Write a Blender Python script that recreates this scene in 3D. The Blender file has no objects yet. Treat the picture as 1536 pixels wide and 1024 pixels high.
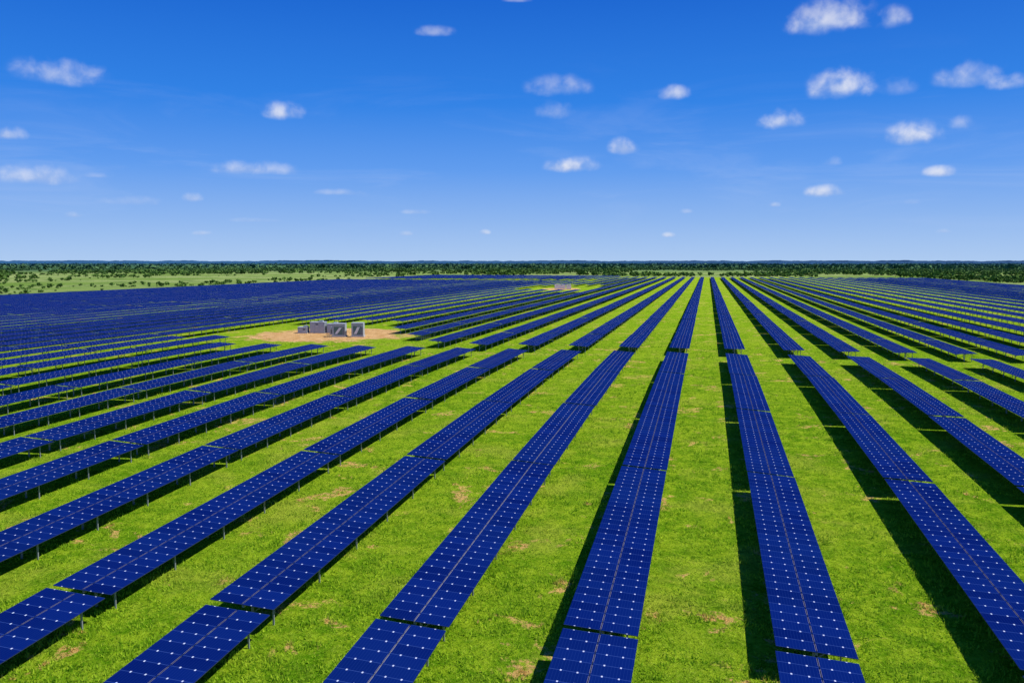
import bpy, math, random
import numpy as np
rng=np.random.default_rng(7); random.seed(7)
S=bpy.context.scene
R=math.radians
# ------------------------------------------------------------------ helpers
class NT:
    def __init__(s,nt): s.nt=nt; s.n=nt.nodes; s.l=nt.links
    def new(s,t,**k):
        n=s.n.new(t)
        for a,b in k.items(): setattr(n,a,b)
        return n
    def put(s,sock,v):
        if isinstance(v,bpy.types.NodeSocket): s.l.new(v,sock)
        elif isinstance(v,(tuple,list)):
            v=tuple(v)
            if len(v)==3 and len(sock.default_value)==4: v=v+(1,)
            sock.default_value=v
        else: sock.default_value=v
    def m(s,op,a,b=0.0,c=None,clamp=False):
        n=s.new('ShaderNodeMath',operation=op,use_clamp=clamp)
        s.put(n.inputs[0],a); s.put(n.inputs[1],b)
        if c is not None: s.put(n.inputs[2],c)
        return n.outputs[0]
    def mix(s,f,a,b,bt='MIX'):
        n=s.new('ShaderNodeMix',data_type='RGBA',blend_type=bt)
        s.put(n.inputs[0],f); s.put(n.inputs[6],a); s.put(n.inputs[7],b)
        return n.outputs[2]
    def ss(s,x,a,b,lo=0.,hi=1.):
        n=s.new('ShaderNodeMapRange',interpolation_type='SMOOTHSTEP')
        s.put(n.inputs[0],x)
        for i,v in enumerate((a,b,lo,hi)): s.put(n.inputs[i+1],v)
        return n.outputs[0]
    def noise(s,vec,scale,detail=4,rough=.55,dist=0.):
        n=s.new('ShaderNodeTexNoise'); s.put(n.inputs['Vector'],vec)
        s.put(n.inputs['Scale'],scale); n.inputs['Detail'].default_value=detail
        n.inputs['Roughness'].default_value=rough; n.inputs['Distortion'].default_value=dist
        return n.outputs[0]
def newmat(name):
    m=bpy.data.materials.new(name); m.use_nodes=True
    t=NT(m.node_tree); t.n.clear()
    out=t.new('ShaderNodeOutputMaterial')
    return m,t,out
def simple(name,col,rough=.6,metal=0.,var=.15,scale=3.):
    m,t,out=newmat(name)
    b=t.new('ShaderNodeBsdfPrincipled')
    g=t.new('ShaderNodeNewGeometry')
    n=t.noise(g.outputs['Position'],scale,4)
    c=t.mix(n,tuple(x*(1-var) for x in col),tuple(min(1,x*(1+var)) for x in col))
    t.put(b.inputs['Base Color'],c); b.inputs['Roughness'].default_value=rough
    b.inputs['Metallic'].default_value=metal
    t.l.new(b.outputs[0],out.inputs[0]); return m
def mesh_obj(name,V,F,mats=(),midx=None,uv=None,smooth=False,cols=None):
    """V (n,3), F (m,k) uniform polygon size"""
    V=np.asarray(V,dtype=np.float32); F=np.asarray(F,dtype=np.int32)
    me=bpy.data.meshes.new(name)
    me.vertices.add(len(V)); me.vertices.foreach_set('co',V.ravel())
    k=F.shape[1]
    me.loops.add(F.size); me.loops.foreach_set('vertex_index',F.ravel())
    me.polygons.add(len(F)); me.polygons.foreach_set('loop_start',np.arange(0,F.size,k,dtype=np.int32))
    for m in mats: me.materials.append(m)
    if midx is not None: me.polygons.foreach_set('material_index',np.asarray(midx,dtype=np.int32))
    if uv is not None:
        l=me.uv_layers.new(name='UVMap'); l.data.foreach_set('uv',np.asarray(uv,dtype=np.float32).ravel())
    if cols is not None:
        a=me.attributes.new('tone','FLOAT','FACE'); a.data.foreach_set('value',np.asarray(cols,dtype=np.float32))
    me.update(calc_edges=True); me.validate()
    if smooth: me.shade_smooth()
    else: me.shade_flat()
    o=bpy.data.objects.new(name,me); S.collection.objects.link(o); return o

def tz(Y):
    u=np.maximum(0,(190-np.maximum(Y,-5))/100.0)
    return -np.maximum(0,1.53*u*u-.46*u)
def vnoise(x,y,sc,seed):
    r=np.random.default_rng(seed).random((64,64)); x=x/sc%64; y=y/sc%64
    xi=x.astype(int); yi=y.astype(int); fx=x-xi; fy=y-yi; fx=fx*fx*(3-2*fx); fy=fy*fy*(3-2*fy)
    g=lambda a,b:r[a%64,b%64]
    return (g(xi,yi)*(1-fx)+g(xi+1,yi)*fx)*(1-fy)+(g(xi,yi+1)*(1-fx)+g(xi+1,yi+1)*fx)*fy

# ------------------------------------------------------------------ camera
cam=bpy.data.cameras.new('camera'); co=bpy.data.objects.new('camera',cam); S.collection.objects.link(co)
CAMZ=19.9
co.location=(0,0,CAMZ); co.rotation_euler=(R(90-5.09),0,R(12.315))
cam.sensor_width=36; cam.lens=1336.7/1536*36; cam.clip_end=90000; cam.clip_start=.5
S.camera=co
# ------------------------------------------------------------------ light
SUNDIR=np.array([.58,.10,.80]); SUNDIR/=np.linalg.norm(SUNDIR)
el=math.asin(SUNDIR[2]); az=math.atan2(SUNDIR[0],SUNDIR[1])
sl=bpy.data.lights.new('sun','SUN'); sl.energy=5.0; sl.angle=R(.5); sl.color=(1,.96,.88)
so=bpy.data.objects.new('sun',sl); S.collection.objects.link(so)
from mathutils import Vector
so.rotation_euler=Vector(SUNDIR).to_track_quat('Z','Y').to_euler()
w=bpy.data.worlds.new('World'); S.world=w; w.use_nodes=True
t=NT(w.node_tree); t.n.clear()
wo=t.new('ShaderNodeOutputWorld'); bg=t.new('ShaderNodeBackground')
sk=t.new('ShaderNodeTexSky',sky_type='NISHITA'); sk.sun_disc=False
sk.sun_elevation=el; sk.sun_rotation=az; sk.air_density=1.0; sk.dust_density=.1; sk.ozone_density=1.5; sk.altitude=100
tc=t.new('ShaderNodeTexCoord'); sp=t.new('ShaderNodeSeparateXYZ'); t.put(sp.inputs[0],tc.outputs['Generated'])
cr=t.new('ShaderNodeValToRGB'); t.put(cr.inputs[0],sp.outputs[2]); e_=cr.color_ramp.elements
stops=[(0.,(.40,.59,.90)),(.045,(.255,.46,.88)),(.10,(.105,.325,.87)),(.17,(.018,.215,.80)),(.29,(.0,.115,.63)),(.7,(.003,.07,.42))]
e_[0].position=0; e_[0].color=stops[0][1]+(1,); e_[1].position=.7; e_[1].color=stops[-1][1]+(1,)
for p_,c_ in stops[1:-1]:
    x_=e_.new(p_); x_.color=c_+(1,)
# faint high haze streaks close to the horizon
mp=t.new('ShaderNodeMapping'); t.put(mp.inputs[0],tc.outputs['Generated']); mp.inputs['Scale'].default_value=(1,1,6)
hz=t.m('MULTIPLY',t.ss(t.noise(mp.outputs[0],4.5,6,.6,.6),.50,.74),t.m('MULTIPLY',t.ss(sp.outputs[2],.02,.06),t.ss(sp.outputs[2],.24,.09)))
skyc=t.mix(t.m('MULTIPLY',hz,.14),cr.outputs[0],(.55,.66,.93))
tint=t.mix(1.0,skyc,(10,10,10),'MULTIPLY')
fin=t.mix(.94,sk.outputs[0],tint)
t.put(bg.inputs[0],fin); bg.inputs[1].default_value=.10
t.l.new(bg.outputs[0],wo.inputs[0])
S.view_settings.view_transform='Standard'; S.view_settings.look='None'; S.view_settings.exposure=0

# ------------------------------------------------------------------ ground
def axis(dense,lo,hi,far):
    a=list(np.arange(lo,hi+.1,dense)); s=dense
    b=[];x=hi
    while x<far: s*=1.35; x+=s; b.append(x)
    c=[];x=lo;s=dense
    while x>-far: s*=1.35; x-=s; c.append(x)
    return np.array(c[::-1]+a+b)
gx=axis(10,-200,140,45000); gy=axis(4,-20,240,45000)
XX,YY=np.meshgrid(gx,gy); ZZ=tz(YY)
V=np.stack([XX.ravel(),YY.ravel(),ZZ.ravel()],1)
nx=len(gx); ny=len(gy)
i,j=np.meshgrid(np.arange(nx-1),np.arange(ny-1)); a=(j*nx+i).ravel()
F=np.stack([a,a+1,a+1+nx,a+nx],1)
def drymask(t,P):
    nP=t.noise(P,.17,6,.70,.5); nQ=t.noise(P,.03,2)
    nP=t.m('ADD',nP,t.m('MULTIPLY',t.m('SUBTRACT',nQ,.5),.12))
    return t.m('MULTIPLY',t.ss(nP,.575,.625),t.ss(t.noise(P,1.7,4,.7),.42,.55))
gm,t,out=newmat('grass_ground')
geo=t.new('ShaderNodeNewGeometry'); P=geo.outputs['Position']
sep=t.new('ShaderNodeSeparateXYZ'); t.put(sep.inputs[0],P); PX,PY=sep.outputs[0],sep.outputs[1]
nA=t.noise(P,.035,3); nB=t.noise(P,.55,6,.7); nC=t.noise(P,3.2,5,.75); nD=t.noise(P,.006,4); nE=t.noise(P,.12,4,.6)
c=t.mix(t.ss(nB,.38,.62),(.120,.300,.005),(.33,.51,.018))
c=t.mix(t.ss(nA,.35,.7,0,.45),c,(.38,.52,.025))
c=t.mix(t.ss(nE,.5,.68,0,.45),c,(.47,.51,.06))
c=t.mix(t.ss(nC,.5,.72,0,.6),c,(.46,.61,.06))
c=t.mix(t.ss(nC,.5,.3,0,.75),c,(.045,.15,.004))
dry=drymask(t,P)
c=t.mix(t.m('MULTIPLY',dry,.95),c,(.80,.50,.16))
dist=t.m('SQRT',t.m('ADD',t.m('MULTIPLY',PX,PX),t.m('MULTIPLY',PY,PY)))
# open meadow outside the farm
mead=t.mix(t.ss(nD,.35,.65),(.17,.28,.05),(.33,.40,.14))
mead=t.mix(t.ss(t.noise(P,.03,4,.7),.52,.62,0,.8),mead,(.065,.14,.03))
outm=t.m('MAXIMUM',t.m('MAXIMUM',t.ss(PX,-378,-384),t.ss(PX,246,256)),t.ss(PY,1180,1230))
c=t.mix(outm,c,mead)
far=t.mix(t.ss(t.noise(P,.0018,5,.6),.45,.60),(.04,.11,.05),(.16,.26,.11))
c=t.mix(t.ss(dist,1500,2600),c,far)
c=t.mix(t.ss(dist,3500,6500),c,(.012,.070,.130))  # aerial haze painted into the farthest land as dark blue
# sandy pads
def pad(cx,cy,rx,ry):
    a=t.m('DIVIDE',t.m('SUBTRACT',PX,cx),rx); b=t.m('DIVIDE',t.m('SUBTRACT',PY,cy),ry)
    r=t.m('SQRT',t.m('ADD',t.m('MULTIPLY',a,a),t.m('MULTIPLY',b,b)))
    r=t.m('ADD',r,t.m('MULTIPLY',t.m('SUBTRACT',t.noise(P,.16,6,.7),.5),1.6))
    return t.ss(r,1.02,.84)
pm=t.m('MAXIMUM',pad(-101,228,22,25),pad(-106,655,15,26))
sand=t.mix(t.ss(t.noise(P,.4,6,.75),.35,.65),(.60,.31,.10),(.86,.56,.25))
sand=t.mix(t.ss(t.noise(P,.9,5,.7),.60,.68,0,.7),sand,(.20,.32,.03))
c=t.mix(pm,c,sand)
bs=t.new('ShaderNodeBsdfDiffuse'); t.put(bs.inputs[0],c)
bp=t.new('ShaderNodeBump'); t.put(bp.inputs['Height'],t.m('ADD',nC,t.m('MULTIPLY',nB,1.6)))
bp.inputs['Strength'].default_value=1.; bp.inputs['Distance'].default_value=.45
t.l.new(bp.outputs[0],bs.inputs['Normal'])
t.l.new(bs.outputs[0],out.inputs[0])
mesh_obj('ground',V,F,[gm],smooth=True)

# ------------------------------------------------------------------ panel materials
pmat,t,out=newmat('solar_glass')
uvn=t.new('ShaderNodeUVMap',uv_map='UVMap'); sp=t.new('ShaderNodeSeparateXYZ'); t.put(sp.inputs[0],uvn.outputs[0])
U,Vv=sp.outputs[0],sp.outputs[1]
MW=1.15
q=t.m('DIVIDE',Vv,MW); fr=t.m('FRACT',q); idv=t.m('FLOOR',q)
dv=t.m('MULTIPLY',t.m('SUBTRACT',.5,t.m('ABSOLUTE',t.m('SUBTRACT',fr,.5))),MW)   # metres to nearest seam
au=t.m('ABSOLUTE',U)
cmb=t.new('ShaderNodeCombineXYZ'); t.put(cmb.inputs[0],idv); t.put(cmb.inputs[1],t.m('SIGN',U))
wn=t.new('ShaderNodeTexWhiteNoise',noise_dimensions='2D'); t.put(wn.inputs[0],cmb.outputs[0])
ge=t.new('ShaderNodeNewGeometry')
base=t.mix(wn.outputs[0],(.0010,.0075,.092),(.0022,.0140,.132))
base=t.mix(t.ss(t.noise(ge.outputs['Position'],.09,3),.35,.7,0,.45),base,(.003,.019,.125))
# fine cell lines
cl=t.m('SUBTRACT',.5,t.m('ABSOLUTE',t.m('SUBTRACT',t.m('FRACT',t.m('DIVIDE',au,.1675)),.5)))
base=t.mix(t.m('MULTIPLY',t.m('LESS_THAN',cl,.05),.28),base,(.02,.06,.24))
base=t.mix(t.m('MULTIPLY',t.m('LESS_THAN',dv,.022),.7),base,(.035,.08,.27))
def near(x,c,wd): return t.m('LESS_THAN',t.m('ABSOLUTE',t.m('SUBTRACT',x,c)),wd)
dots=t.m('MAXIMUM',near(au,.62,.045),near(au,1.48,.045))
dots=t.m('MULTIPLY',dots,t.m('LESS_THAN',dv,.07))
ctr=t.m('MULTIPLY',t.m('LESS_THAN',au,.045),t.m('GREATER_THAN',dv,.14))
base=t.mix(t.m('MULTIPLY',ctr,.75),base,(.30,.29,.38))
base=t.mix(t.m('MULTIPLY',dots,.9),base,(.55,.62,.80))
df=t.new('ShaderNodeBsdfDiffuse'); t.put(df.inputs[0],base)
gl=t.new('ShaderNodeBsdfGlossy'); gl.inputs['Roughness'].default_value=.16; t.put(gl.inputs[0],(.40,.62,.9))
mx=t.new('ShaderNodeMixShader'); lw=t.new('ShaderNodeLayerWeight'); lw.inputs[0].default_value=.5
fac=t.m('POWER',lw.outputs['Facing'],10.)
t.put(mx.inputs[0],t.m('ADD',.010,t.m('MULTIPLY',fac,.045)))
t.l.new(df.outputs[0],mx.inputs[1]); t.l.new(gl.outputs[0],mx.inputs[2]); t.l.new(mx.outputs[0],out.inputs[0])
frame=simple('panel_frame',(.03,.045,.09),.5,.3)
steel=simple('galvanised_steel',(.30,.32,.35),.5,.3)
back=simple('panel_backsheet',(.05,.06,.08),.7)

BF=np.array([[0,3,2,1],[4,5,6,7],[0,1,5,4],[1,2,6,5],[2,3,7,6],[3,0,4,7]])
def boxpts(x0,x1,y0,y1,zf):
    """zf(x,y,top)->z ; order 0-3 bottom, 4-7 top"""
    p=[]
    for top in (0,1):
        for (x,y) in ((x0,y0),(x1,y0),(x1,y1),(x0,y1)):
            p.append((x,y,zf(x,y,top)))
    return p
P_=11.157; X0=-5.025
rowoff={-3:.1,-2:.2,-1:0.,0:-.42,1:-.10,2:.62,3:.3}
tabid=0
def table(Vs,Fs,Ms,UVs,xc,y0,y1,near_):
    global tabid
    tabid+=1
    z0=float(tz(np.array(y0)))+1.7+random.uniform(-.05,.05); z1=float(tz(np.array(y1)))+1.7+random.uniform(-.05,.05)
    if xc<-112: tb=4.6
    elif y0>185: tb=np.interp(xc,[-30,25,70,120],[4.35,-.8,-4.,-7.])
    else: tb=np.interp(xc,[8,30],[4.35,1.5])
    tn=math.tan(R(tb+random.uniform(-.6,.6)))
    xc=xc+random.uniform(-.05,.05)
    def zc(x,y): return z0+(z1-z0)*(y-y0)/(y1-y0)-(x-xc)*tn
    def add(pts,mats,uvtop=None):
        b=len(Vs)*8
        Vs.append(pts); Fs.append(BF+b); Ms.extend(mats)
        uv=np.zeros((6,4,2),dtype=np.float32)
        if uvtop is not None: uv[1]=uvtop
        UVs.append(uv)
    off=(tabid%150)*64*MW
    L=y1-y0
    n=round(L/MW); sc=n*MW/L
    for (a,b) in ((-2.1,-.03),(.03,2.1)):
        add(boxpts(xc+a,xc+b,y0,y1,lambda x,y,tp:zc(x,y)+(.0 if tp else -.045)),[2,0,1,1,1,1],
            [(a,off),(b,off),(b,off+L*sc),(a,off+L*sc)])
    # torque tube
    add(boxpts(xc-.08,xc+.08,y0+.15,y1-.15,lambda x,y,tp:zc(xc,y)+(-.10 if tp else -.26)),[3]*6)
    npst=6 if near_ else 4
    for k in range(npst):
        y=y0+1.3+(L-2.6)*k/(npst-1)
        g=float(tz(np.array(y)))
        add(boxpts(xc-.07,xc+.07,y-.05,y+.05,lambda x,y_,tp:(zc(xc,y_)-.2 if tp else g-.3)),[3]*6)
        if near_:
            # front leg, cross beam and brace
            add(boxpts(xc+1.35,xc+1.45,y-.046,y+.046,lambda x,y_,tp:(zc(x,y_)-.10 if tp else g-.3)),[3]*6)
            add(boxpts(xc-1.75,xc+1.75,y-.04,y+.04,lambda x,y_,tp:zc(x,y_)+(-.047 if tp else -.13)),[3]*6)
            add(boxpts(xc+.05,xc+1.2,y+.052,y+.10,lambda x,y_,tp:(zc(x,y_)-.14-(xc+1.2-x)*.75)+(.0 if tp else -.07)),[3]*6)
    if near_:
        for s in (-1.1,1.1):
            add(boxpts(xc+s-.03,xc+s+.03,y0+.1,y1-.1,lambda x,y,tp:zc(x,y)+(-.048 if tp else -.11)),[3]*6)
def build_row(segs,xc):
    Vs,Fs,Ms,UVs=[],[],[],[]
    for (y0,y1) in segs:
        table(Vs,Fs,Ms,UVs,xc,y0,y1,y0<420 and abs(xc)<200)
    if not Vs: return
    V=np.array(Vs,dtype=np.float32).reshape(-1,3); F=np.concatenate(Fs)
    mesh_obj('solar_panel_row',V,F,[pmat,frame,back,steel],Ms,np.array(UVs))
def vis(xc,y):
    return xc<math.tan(R(24))*y+35 and xc>-math.tan(R(49))*y-35
nearjit={-3:.2,-2:0.,-1:0.,0:.9,1:.5}
PW=9.3; nwest=28
ks=list(range(-10-nwest,23))
for k in ks:
    if k>=-9: xc=X0+k*P_+rowoff.get(k,0.)
    else: xc=X0-10*P_+(k+10)*PW
    segs=[]
    if k>=-9:
        j=nearjit.get(k,random.uniform(-.3,.3))
        ed=[10.0,47.6+j,84.2,116.3,149.4,182.4]
        if k<=-4: ed=[14.,47.6,84.2,116.3,149.4,182.6]
        for a,b in zip(ed[:-1],ed[1:]): segs.append((a,b-.55))
        st={-4:191,-5:197,-6:214,-7:234,-8:263,-9:266}.get(k,191.5+random.uniform(-.6,.6))
        y=192.0
        end=1100
        while y<end:
            if y+32.3>st:
                segs.append((max(y,st),y+32.35))
            y+=32.95
    else:
        y=30.+((k*13)%9)
        while y<1205:
            segs.append((y,y+32.35)); y+=32.95
        if k>=-11:
            segs=[s for s in segs if s[1]<217 or s[0]>250]
    segs=[(a,b) for a,b in segs if b-a>3 and vis(xc,b)]
    if k<=-10: segs=[s for s in segs if not (885<s[0]<925)]
    if -11<=k<=-7: segs=[s for s in segs if not (s[1]>600 and s[0]<690)]
    build_row(segs,xc)

# ------------------------------------------------------------------ grass tufts
gmt,t,out=newmat('grass_blades')
at=t.new('ShaderNodeAttribute',attribute_name='tone'); ge=t.new('ShaderNodeNewGeometry'); P=ge.outputs['Position']
c=t.mix(at.outputs['Fac'],(.12,.33,.006),(.52,.70,.045))
c=t.mix(t.ss(t.noise(P,.3,4),.4,.65,0,.5),c,(.42,.62,.03))
c=t.mix(t.ss(t.noise(P,.12,4,.6),.5,.68,0,.45),c,(.58,.61,.08))
c=t.mix(t.m('MULTIPLY',drymask(t,P),.9),c,(.80,.52,.18))
d=t.new('ShaderNodeBsdfDiffuse'); t.put(d.inputs[0],c); tr=t.new('ShaderNodeBsdfTranslucent'); t.put(tr.inputs[0],c)
mx=t.new('ShaderNodeMixShader'); mx.inputs[0].default_value=.4
t.l.new(d.outputs[0],mx.inputs[1]); t.l.new(tr.outputs[0],mx.inputs[2]); t.l.new(mx.outputs[0],out.inputs[0])
NTF=90000
rr=30+(230-30)*rng.random(NTF)**1.9; aa=R(-48)+(R(70))*rng.random(NTF)
tx=rr*np.sin(aa); ty=rr*np.cos(aa)
cl=vnoise(tx,ty,1.3,21)*.6+vnoise(tx,ty,3.7,22)*.4
kp=cl>rng.random(NTF)*.75
tx,ty,cl=tx[kp],ty[kp],cl[kp]; NTF=len(tx)
nb=6
bx=np.repeat(tx,nb)+rng.normal(0,.13,NTF*nb); by=np.repeat(ty,nb)+rng.normal(0,.13,NTF*nb)
hh=rng.uniform(.10,.30,NTF*nb)*np.repeat(.35+1.5*np.clip(cl-.2,0,1),nb)
an=rng.uniform(0,2*np.pi,NTF*nb); wd=rng.uniform(.03,.075,NTF*nb); le=rng.uniform(.05,.22,NTF*nb); la=rng.uniform(0,2*np.pi,NTF*nb)
bz=tz(by)-.02
A=np.stack([bx-wd*np.cos(an),by-wd*np.sin(an),bz],1); B=np.stack([bx+wd*np.cos(an),by+wd*np.sin(an),bz],1)
C=np.stack([bx+le*np.cos(la),by+le*np.sin(la),bz+hh],1)
V=np.stack([A,B,C],1).reshape(-1,3); F=np.arange(len(V)).reshape(-1,3)
tone=np.clip(np.repeat(rng.random(NTF),nb)*.7+rng.random(NTF*nb)*.3,0,1)
mesh_obj('grass',V,F,[gmt],cols=tone)

# ------------------------------------------------------------------ trees
fm,t,out=newmat('foliage')
at=t.new('ShaderNodeAttribute',attribute_name='tone'); ge=t.new('ShaderNodeNewGeometry')
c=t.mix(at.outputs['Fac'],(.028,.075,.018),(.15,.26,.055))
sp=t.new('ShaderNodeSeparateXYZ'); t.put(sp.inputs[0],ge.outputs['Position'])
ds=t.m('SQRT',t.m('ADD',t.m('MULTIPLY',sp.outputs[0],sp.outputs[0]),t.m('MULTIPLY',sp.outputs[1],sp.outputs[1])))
c=t.mix(t.ss(ds,1200,4300,0,.88),c,(.040,.125,.135))  # distance haze mixed into the leaf colour as blue-green
d=t.new('ShaderNodeBsdfDiffuse'); t.put(d.inputs[0],c); t.l.new(d.outputs[0],out.inputs[0])
bark=simple('bark',(.10,.075,.05),.9)
def foliage(name,px,py,rad,hgt,K):
    n=len(px)
    d=rng.normal(size=(n,K,3)); d/=np.linalg.norm(d,axis=2,keepdims=True); d*=rng.uniform(.35,1,(n,K,1))
    d[:,:,2]*=.9
    cx=px[:,None]+d[:,:,0]*rad[:,None]; cy=py[:,None]+d[:,:,1]*rad[:,None]
    cz=hgt[:,None]*(.58+.42*d[:,:,2])+tz(py)[:,None]
    s=(rad[:,None]*rng.uniform(.28,.55,(n,K)))
    u=rng.normal(size=(n,K,3)); u/=np.linalg.norm(u,axis=2,keepdims=True)
    v=np.cross(u,rng.normal(size=(n,K,3))); v/=np.linalg.norm(v,axis=2,keepdims=True)
    c0=np.stack([cx,cy,cz],2)
    q=[c0+s[...,None]*(a*u+b*v*.8) for a,b in ((-1,-.6),(.7,-1),(1,.5),(-.5,1))]
    V=np.stack(q,2).reshape(-1,3); V[:,2]=np.maximum(V[:,2],.05)
    F=np.arange(len(V)).reshape(-1,4)
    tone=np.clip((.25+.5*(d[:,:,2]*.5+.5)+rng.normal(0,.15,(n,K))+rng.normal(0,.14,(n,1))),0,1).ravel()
    tw=rad*.07; tv=[]
    for sx,sy,top in ((-1,-1,0),(1,-1,0),(0,1,0),(-.5,-.5,1),(.5,-.5,1),(0,.5,1)):
        tv.append(np.stack([px+sx*tw,py+sy*tw,tz(py)+hgt*.6*top],1))
    tv=np.stack(tv,1).reshape(-1,3); b=np.arange(n)[:,None]*6+len(V)
    tf=np.concatenate([b+np.array(f) for f in ((0,1,4,3),(1,2,5,4),(2,0,3,5))],0)
    mi=np.concatenate([np.zeros(len(F)),np.ones(len(tf))])
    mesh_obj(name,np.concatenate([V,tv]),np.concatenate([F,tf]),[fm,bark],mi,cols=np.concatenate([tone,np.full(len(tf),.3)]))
def scatter(n,r0,r1,p=1.):
    r=r0+(r1-r0)*rng.random(n)**p; a=R(-50)+R(76)*rng.random(n)
    return r*np.sin(a),r*np.cos(a),r,a
# wooded belt behind the farm
x,y,r,a=scatter(20000,1000,2600,.9)
inside=(x>-392)&(x<262)&(y<1235)
pn=vnoise(x,y,90,1)*.6+vnoise(x,y,260,2)*.6
keep=(~inside)&((pn>.66)|(r>2100)&(pn>.54))&~((x<-380)&(r<1500)&(pn<.90))
x,y=x[keep],y[keep]; n=len(x)
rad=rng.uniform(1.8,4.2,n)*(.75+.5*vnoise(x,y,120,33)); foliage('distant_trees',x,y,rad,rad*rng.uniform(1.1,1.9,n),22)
# right side thick scrub
x,y,r,a=scatter(9000,720,1300,1.); k=(x>258)&(vnoise(x,y,60,5)>.40)&((x>285)|(rng.random(len(x))<.25))
x,y=x[k],y[k]; n=len(x); rad=rng.uniform(1.6,3.4,n); foliage('scrub_woodland',x,y,rad,rad*rng.uniform(1.1,1.7,n),20)
# far woodland
x,y,r,a=scatter(12000,2500,6500,1.1); k=vnoise(x,y,400,3)>.42
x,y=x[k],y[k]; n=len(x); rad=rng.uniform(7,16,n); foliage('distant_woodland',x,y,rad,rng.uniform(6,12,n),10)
# meadow bushes (left)
x,y,r,a=scatter(5200,560,1650,1.); k=(x<-395)&(vnoise(x,y,45,8)*.5+vnoise(x,y,150,9)*.6>.62)
x,y,r=x[k],y[k],r[k]; n=len(x); rad=rng.uniform(.9,3.0,n)*np.interp(r,[560,1300],[.6,1.1])
foliage('meadow_shrubs',x,y,rad,rad*rng.uniform(1.0,1.5,n),22)
# far forested ridge
hm=simple('hazy_forest',(.012,.085,.19),.95,0,.25,.004)  # blue of the distant haze is put into the ridge's base colour
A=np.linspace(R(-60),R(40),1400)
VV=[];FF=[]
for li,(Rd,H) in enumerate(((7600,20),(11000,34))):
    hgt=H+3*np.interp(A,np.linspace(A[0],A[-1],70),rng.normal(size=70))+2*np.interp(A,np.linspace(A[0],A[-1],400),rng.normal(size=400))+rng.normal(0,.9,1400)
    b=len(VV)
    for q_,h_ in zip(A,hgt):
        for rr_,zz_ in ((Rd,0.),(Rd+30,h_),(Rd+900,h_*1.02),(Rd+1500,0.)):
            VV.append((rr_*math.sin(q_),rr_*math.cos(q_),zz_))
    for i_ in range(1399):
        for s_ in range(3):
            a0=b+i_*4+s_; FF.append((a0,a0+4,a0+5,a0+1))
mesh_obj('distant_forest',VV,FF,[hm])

# ------------------------------------------------------------------ inverter station
grey=simple('grey_paint',(.36,.41,.43),.5); dgreen=simple('green_cabinet',(.10,.19,.17),.5); white=simple('white_paint',(.78,.80,.79),.5)
lgrey=simple('light_grey_paint',(.50,.54,.55),.5)
dark=simple('dark_vent',(.05,.065,.065),.7); conc=simple('concrete',(.46,.44,.40),.9)
def part(parent,name,boxes,mat):
    V=[];F=[]
    for (x0,x1,y0,y1,z0,z1) in boxes:
        b=len(V)
        V+=[(x0,y0,z0),(x1,y0,z0),(x1,y1,z0),(x0,y1,z0),(x0,y0,z1),(x1,y0,z1),(x1,y1,z1),(x0,y1,z1)]
        F+=[tuple(r_+b) for r_ in BF]
    o=mesh_obj(name,V,F,[mat]); o.parent=parent
    return o
def empty(name,loc,rz=0.):
    e=bpy.data.objects.new(name,None); e.location=loc; e.rotation_euler=(0,0,R(rz)); S.collection.objects.link(e); return e
dpaint=simple('door_paint',(.44,.48,.50),.5)
def container(loc,L,D,H,rz=0.,bm=None):
    e=empty('inverter_container',loc,rz)
    part(e,'plinth',[(-.2,L+.2,-.2,D+.2,-.2,.25)],conc)
    part(e,'body',[(0,L,0,D,.25,H)],bm or grey)
    part(e,'roof',[(-.05,L+.05,-.05,D+.05,H+.002,H+.08)],lgrey if bm is None else bm)
    n=max(2,int(L//1.1)); d=[];v=[]
    for i_ in range(n):
        x=.15+i_*(L-.3)/n; wdt=(L-.3)/n-.10
        d.append((x,x+wdt,-.035,-.003,.4,H-.15))
        if i_%3==1: v.append((x+.2,x+wdt-.2,-.06,-.037,H-.75,H-.45))
    part(e,'doors',d,bm or dpaint); part(e,'vents',v,dark)
    part(e,'side_ribs',[(L+.003,L+.05,y,y+.12,.3,H-.05) for y in np.arange(.1,D-.1,.35)],grey)
    part(e,'air_conditioner',[(L*.6,L*.6+1.1,.4,1.4,H+.082,H+.5)],grey)
def cabinet(loc,rz=0.,L=3.3,H=3.7):
    e=empty('inverter_cabinet',loc,rz); D=2.4
    part(e,'plinth',[(-.25,L+.25,-.25,D+.25,-.2,.3)],conc)
    part(e,'body',[(0,L,0,D,.3,H-.2)],dgreen)
    part(e,'frame',[(-.05,.4,-.14,-.003,.3,H-.2),(L-.55,L+.05,-.14,-.003,.3,H-.2),(.402,L-.552,-.14,-.003,H-.95,H-.2),(.402,L-.552,-.14,-.003,.3,.6)],grey)
    part(e,'roof',[(-.08,L+.08,-.18,D+.08,H-.198,H-.10)],lgrey)
    # raking light panel across the recessed switchgear face
    x0,x1=.55,L-.75
    V=[];
    for yy in (-.09,-.005):
        V+=[(x0,yy,.8),(x0+.75,yy,.8),(x1,yy,H-1.2),(x1-.75,yy,H-1.2)]
    F=[(0,1,2,3),(7,6,5,4),(0,4,5,1),(1,5,6,2),(2,6,7,3),(3,7,4,0)]
    o=mesh_obj('switchgear_panel',V,F,[white]); o.parent=e
    part(e,'louvres',[(L-.48,L-.05,-.18,-.142,.6+i_*.22,.72+i_*.22) for i_ in range(10)],dark)
    part(e,'side_panels',[(L+.003,L+.08,.1,D-.1,.35,H-.3)],grey)
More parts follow.
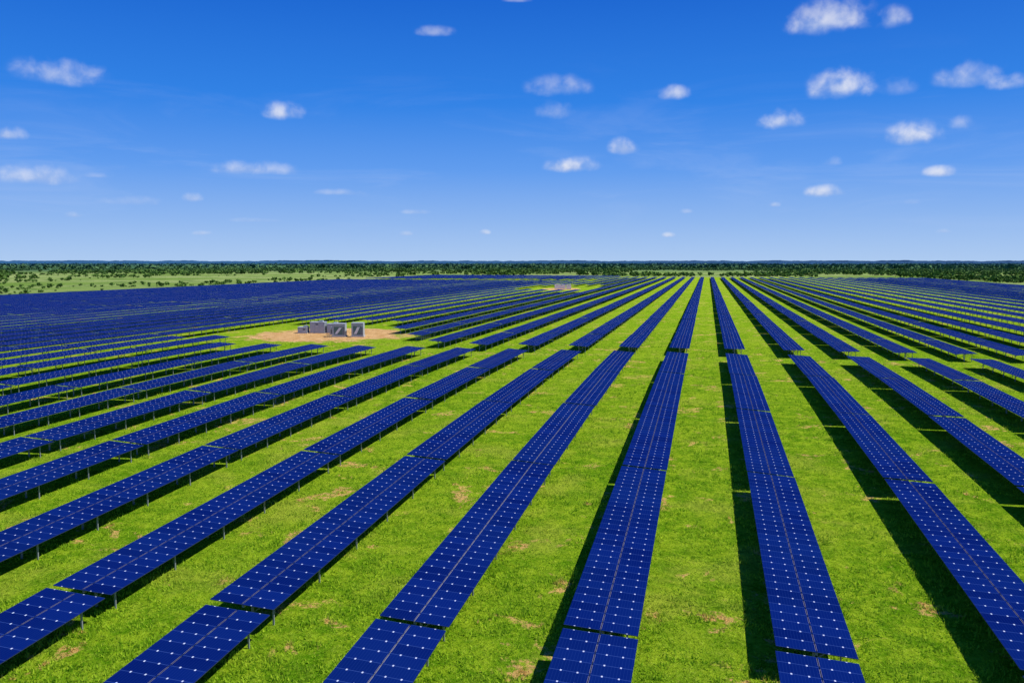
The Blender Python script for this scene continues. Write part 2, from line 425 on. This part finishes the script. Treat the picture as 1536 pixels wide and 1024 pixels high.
def transformer(loc,rz=0.):
    e=empty('transformer',loc,rz)
    part(e,'plinth',[(-.3,2.9,-.6,2.3,-.2,.25)],conc)
    part(e,'tank',[(0,2.4,0,1.7,.25,2.0)],grey)
    part(e,'radiator_fins',[(.1+i_*.2,.16+i_*.2,-.45,-.003,.5,1.8) for i_ in range(12)]+[(2.403,2.8,.1+i_*.2,.16+i_*.2,.5,1.8) for i_ in range(8)],grey)
    part(e,'lid',[(-.08,2.48,-.08,1.78,2.002,2.1)],grey)
    part(e,'bushings',[(.4+i_*.7,.56+i_*.7,.75,.91,2.102,2.55) for i_ in range(3)],white)
    part(e,'conservator',[(.2,2.2,1.25,1.65,2.25,2.65),(.4,.5,1.4,1.5,2.1,2.25),(1.9,2.0,1.4,1.5,2.1,2.25)],grey)
container((-111.8,230.5,0),2.6,2.4,1.7,8)
container((-108.6,231.5,0),4.2,2.6,3.1,8)
container((-103.9,232.5,0),3.0,2.4,2.6,8)
transformer((-100.8,228,0),8)
cabinet((-97.2,221,0),12); cabinet((-92.2,222.1,0),12,3.0,3.9)
e=empty('control_kiosk',(-98.8,225,0),8)
part(e,'body',[(0,1.2,0,1,0,2.2)],grey); part(e,'roof',[(-.1,1.3,-.1,1.1,2.202,2.3)],lgrey); part(e,'door',[(.2,1.0,-.04,-.003,.2,2.0)],dpaint)
container((-110.5,655,0),8,2.6,3.2,8,white); container((-101.,650,0),3.5,2.4,3.4,8,white)

# ------------------------------------------------------------------ clouds
CL=[(105,112,110,35,.62),(24,202,50,20,.8),(60,262,105,28,.62),(433,170,58,26,.8),(385,253,140,20,.5),(657,55,55,15,.4),(835,134,90,30,.42),
(832,168,55,26,.38),(1007,143,45,22,.7),(933,221,44,24,.75),(857,248,78,24,.98),(1163,181,62,30,.75),(1252,129,84,44,.88),(1238,32,120,45,.75),
(1322,32,45,32,.6),(1440,116,80,32,.55),(1492,127,45,22,.5),(1361,202,70,32,.9),(1432,187,34,20,.4),(1400,258,38,16,.85),(1233,287,52,18,.9),
(1240,243,30,16,.35),(1156,307,20,9,.6),(294,296,28,14,.55),(307,349,28,9,.6),(628,318,48,9,.4),(513,289,70,10,.35),(117,322,26,9,.4),
(727,348,18,8,.5),(1001,352,20,8,.6),(610,350,20,8,.4),(1028,317,20,8,.3),(1333,133,50,25,.2),(205,301,85,14,.22),(775,10,40,8,.3),(1411,346,18,8,.4),(1363,303,34,9,.22),
(385,330,70,8,.18),(155,264,40,8,.22)]
cm,t,out=newmat('cloud')
uvn=t.new('ShaderNodeUVMap',uv_map='UVMap'); sp=t.new('ShaderNodeSeparateXYZ'); t.put(sp.inputs[0],uvn.outputs[0])
ge=t.new('ShaderNodeNewGeometry'); at=t.new('ShaderNodeAttribute',attribute_name='tone')
u,v=sp.outputs[0],sp.outputs[1]
vb=t.m('ADD',v,.25)
vv=t.m('MULTIPLY',vb,t.m('ADD',1.0,t.m('MULTIPLY',t.m('LESS_THAN',vb,0.),1.2)))
r_=t.m('SQRT',t.m('ADD',t.m('MULTIPLY',u,u),t.m('MULTIPLY',vv,vv)))
n1=t.noise(ge.outputs['Position'],.008,5,.5,.2); n2=t.noise(ge.outputs['Position'],.0035,3,.5)
val=t.m('ADD',t.m('SUBTRACT',.84,r_),t.m('ADD',t.m('MULTIPLY',t.m('SUBTRACT',n1,.5),1.3),t.m('MULTIPLY',t.m('SUBTRACT',n2,.5),1.2)))
msk=t.ss(val,-.18,1.02)
edge=t.m('MULTIPLY',t.ss(r_,1.12,.70),t.ss(t.m('ABSOLUTE',u),.99,.75))
msk=t.m('MULTIPLY',t.m('MULTIPLY',msk,edge),at.outputs['Fac'])
col=t.mix(t.ss(t.m('ADD',v,t.m('MULTIPLY',t.m('SUBTRACT',n1,.5),2.2)),-.6,.40),(.44,.57,.88),(.90,.92,1.0))  # bright tops and shaded blue-grey bases painted into the cloud colour
em=t.new('ShaderNodeEmission'); t.put(em.inputs[0],col); em.inputs[1].default_value=.92  # cloud sheets glow by emission in place of sunlight
tp=t.new('ShaderNodeBsdfTransparent'); mx=t.new('ShaderNodeMixShader')
t.put(mx.inputs[0],msk); t.l.new(tp.outputs[0],mx.inputs[1]); t.l.new(em.outputs[0],mx.inputs[2]); t.l.new(mx.outputs[0],out.inputs[0])
cm.cycles.emission_sampling='NONE'
Vc=[];Fc=[];Uc=[];Tc=[]
D=7000.
for (cx,cy,cw,ch,dn) in CL:
    azm=math.atan((cx-768)/1336.7)-R(12.315); elv=math.atan((393-cy)/1345.)*math.cos(math.atan((cx-768)/1336.7))
    d=np.array([math.sin(azm)*math.cos(elv),math.cos(azm)*math.cos(elv),math.sin(elv)]); c0=d*D+np.array([0,0,20])
    rt=np.array([math.cos(azm),-math.sin(azm),0]); up=np.cross(rt,d)
    W2=cw/1336.7*D*.5*1.28; H2=ch/1336.7*D*.5*1.65
    b=len(Vc)
    for a_,b_ in ((-1,-1),(1,-1),(1,1),(-1,1)):
        Vc.append(c0+rt*W2*a_*1.1+up*H2*b_*1.1); Uc.append((a_*1.1,b_*1.1))
    Fc.append((b,b+1,b+2,b+3)); Tc.append(dn)
mesh_obj('clouds',Vc,Fc,[cm],uv=np.array(Uc),cols=Tc)
